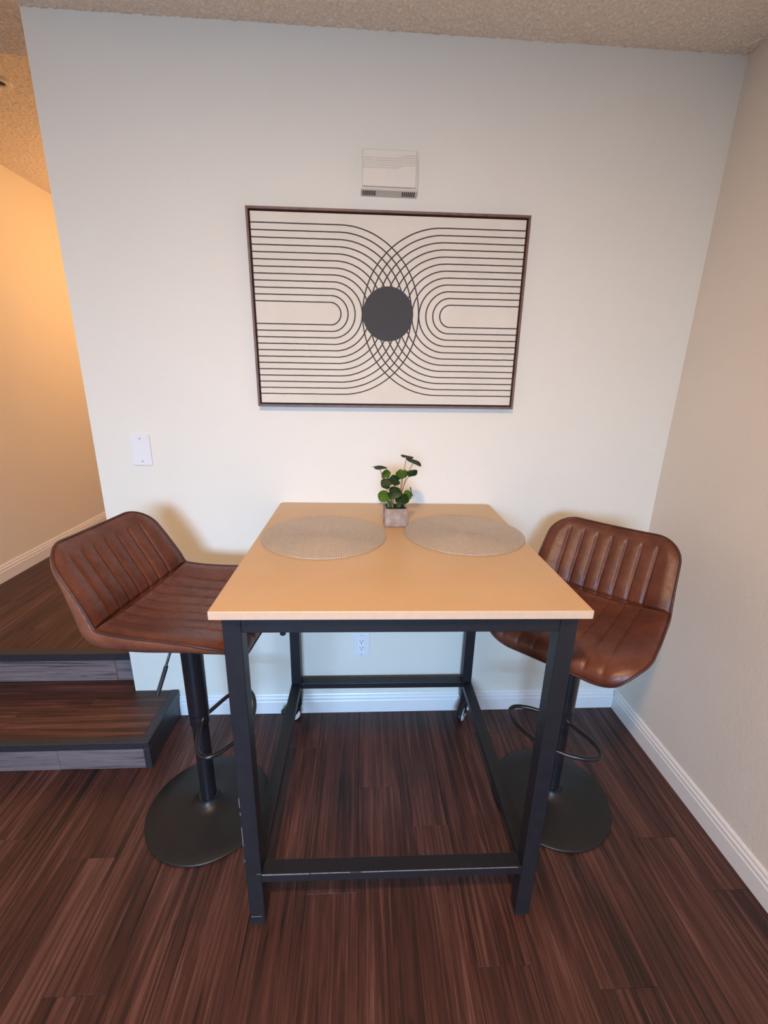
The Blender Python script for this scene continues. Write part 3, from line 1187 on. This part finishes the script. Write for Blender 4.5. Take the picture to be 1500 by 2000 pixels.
def leaf_mesh(name, r, cup, wav, notch=.35, seed=0):
    rnd = random.Random(seed)
    bm = bmesh.new()
    seg, rn = 30, 6
    ph = rnd.uniform(0, 6)
    rings = []
    for k in range(1, rn + 1):
        ring = []
        for a in range(seg):
            an = 2 * math.pi * a / seg
            rr = r * k / rn * (1 + .03 * math.cos(5 * an + ph) * k / rn + .12 * math.exp(-(min(an, 2 * math.pi - an) / .35) ** 2) * k / rn)
            # heart-like notch at the stem side (angle pi)
            dn = abs((an - math.pi + math.pi) % (2 * math.pi) - math.pi)
            rr *= 1 - notch * math.exp(-(dn / .22) ** 2) * (k / rn)
            z = cup * (k / rn) ** 2 * r + wav * r * math.sin(3 * an + ph) * (k / rn) ** 2
            ring.append(bm.verts.new((rr * math.cos(an), rr * math.sin(an), z)))
        rings.append(ring)
    cv = bm.verts.new((0, 0, 0))
    for a in range(seg):
        bm.faces.new((cv, rings[0][a], rings[0][(a + 1) % seg]))
    for p, q in zip(rings, rings[1:]):
        for a in range(seg):
            bm.faces.new((p[a], q[a], q[(a + 1) % seg], p[(a + 1) % seg]))
    # thickness
    geom = bmesh.ops.solidify(bm, geom=list(bm.faces), thickness=.0006)
    bmesh.ops.recalc_face_normals(bm, faces=bm.faces)
    me = bpy.data.meshes.new(name)
    bm.to_mesh(me)
    bm.free()
    for p in me.polygons:
        p.use_smooth = True
    return me


# leaf: image position, plane y, radius, tilt towards the viewer, roll to the right, heading, light?, root side (-1 left clump, 1 right clump)
LEAVES = [
    (741, 914.5, -.262, .0185, 2, 3, 20, 0, -1),
    (753.5, 926.5, -.250, .0125, 42, -38, 60, 1, -1),
    (772, 937.5, -.272, .0140, 50, 25, 200, 0, -1),
    (755, 945, -.285, .0135, 55, -10, 140, 0, -1),
    (770, 961.5, -.292, .0165, 48, -14, 330, 0, -1),
    (751, 968.5, -.296, .0160, 46, 10, 230, 1, -1),
    (785, 926, -.285, .0145, -62, 4, 90, 1, 1),
    (803, 923.5, -.262, .0150, 20, -16, 30, 0, 1),
    (794.5, 891, -.262, .0150, 6, 8, 10, 0, 1),
    (807.5, 902.5, -.250, .0205, 10, 24, 300, 0, 1),
    (796.5, 967, -.270, .0120, 55, 40, 120, 1, 1),
    (785.5, 974.5, -.293, .0170, 35, -8, 70, 0, 1),
    (803, 961.5, -.255, .0125, 10, 72, 160, 0, 1),
]
c_, s_ = math.cos(-.03), math.sin(-.03)
for k, (px, py, yp, r, tilt, roll, head, light, side) in enumerate(LEAVES):
    w = unproject(px, py, yp) - PC
    p = Vector((w.x * c_ - w.y * s_, w.x * s_ + w.y * c_, w.z))
    me = leaf_mesh('leaf', r * 1.36, -.10 if k % 3 else .08, .06, seed=k)
    rot = Matrix.Rotation(math.radians(roll), 3, 'Y') @ Matrix.Rotation(math.radians(tilt), 3, 'X') @ Matrix.Rotation(math.radians(head), 3, 'Z')
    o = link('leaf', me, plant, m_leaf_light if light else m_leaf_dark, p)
    o.rotation_euler = rot.to_euler()
    rx = -.014 if side < 0 else .012
    root = Vector((rx + random.uniform(-.006, .006), random.uniform(-.008, .010), PH - .006))
    mid = root.lerp(p, .55) + Vector((random.uniform(-.004, .004) + (rx - p.x) * .12, .004, .010))
    tube('stem', smooth_path([root, mid, p - Vector((0, 0, .0006))], 7), .0011 if p.z > .12 else .0014, m_stem_red if p.z > .12 else m_stem, plant, 7)
# short thick shoots at the base of both clumps
for k in range(12):
    side = -1 if k % 2 else 1
    rx = (-.014 if side < 0 else .013) + random.uniform(-.010, .010)
    ry = random.uniform(-.016, .012)
    a = Vector((rx, ry, PH - .006))
    b = a + Vector((random.uniform(-.006, .006), random.uniform(-.004, .004), random.uniform(.022, .036)))
    tube('stem', [a, a.lerp(b, .5) + Vector((random.uniform(-.002, .002), 0, 0)), b], [.0020, .0019, .0012], m_stem, plant, 7)

# ------------------------------------------------------------------ ceiling fittings and lamps
cf = tag(empty('ceiling_fitting', (-1.537, .648, ZHC)), 'small round white ceiling fitting with a dark centre in the hallway', 'ceiling fitting')
lathe('trim_ring', [(.022, -.004), (.024, -.010), (.034, -.013), (.043, -.0105), (.046, -.006), (.046, 0), (.022, 0), (.022, -.004)], m_white_plastic, cf, 40)
lathe('dark_centre', [(0, -.0055), (.018, -.006), (.0235, -.004), (.0235, 0), (0, 0)], m_dark, cf, 30)

# recessed warm downlight in the room ceiling, behind and left of the camera position


def downlight(x, y, power, label):
    d = tag(empty('recessed_downlight', (x, y, ZC - .0095)), label, 'downlight')
    lathe('trim_ring', [(.070, -.004), (.075, -.008), (.090, -.008), (.096, -.003), (.096, .0095), (.070, .0095), (.070, -.004)], m_white_plastic, d, 48)
    lathe('lens', [(0, .0025), (.069, .0025), (.069, .0085), (0, .0085)], emit('warm_lens', (1, .58, .26), 6), d, 40)
    l = area('downlight_lamp', (x, y, ZC - .019), (x, y, 0), .13, .13, power, (1.0, .615, .33), 'DISK')
    return d


downlight(-.22, -1.95, 49, 'round recessed warm downlight in the room ceiling')

# hall pendant, round the corner of the wall
GX, GY, GZ = -1.08, 1.80, 2.10
gl = tag(empty('hall_pendant_lamp', (GX, GY, GZ)), 'warm glass pendant lamp in the hallway around the corner', 'lamp')
lathe('canopy', [(0, ZHC - GZ), (.06, ZHC - GZ), (.06, ZHC - GZ - .012), (.045, ZHC - GZ - .026), (0, ZHC - GZ - .026)], m_white_plastic, gl, 40)
tube('cord', [(0, 0, .16), (0, 0, .3), (0, 0, ZHC - GZ - .024)], .003, m_tube, gl, 8)
lathe('lamp_holder', [(0, .165), (.02, .165), (.024, .15), (.024, .118), (0, .118)], m_tube, gl, 24)
lathe('glass_globe', [(.024, .119), (.06, .105), (.10, .06), (.115, 0), (.10, -.06), (.06, -.10), (0, -.115)], emit('warm_opal_glass', (1, .50, .20), 64), gl, 40)
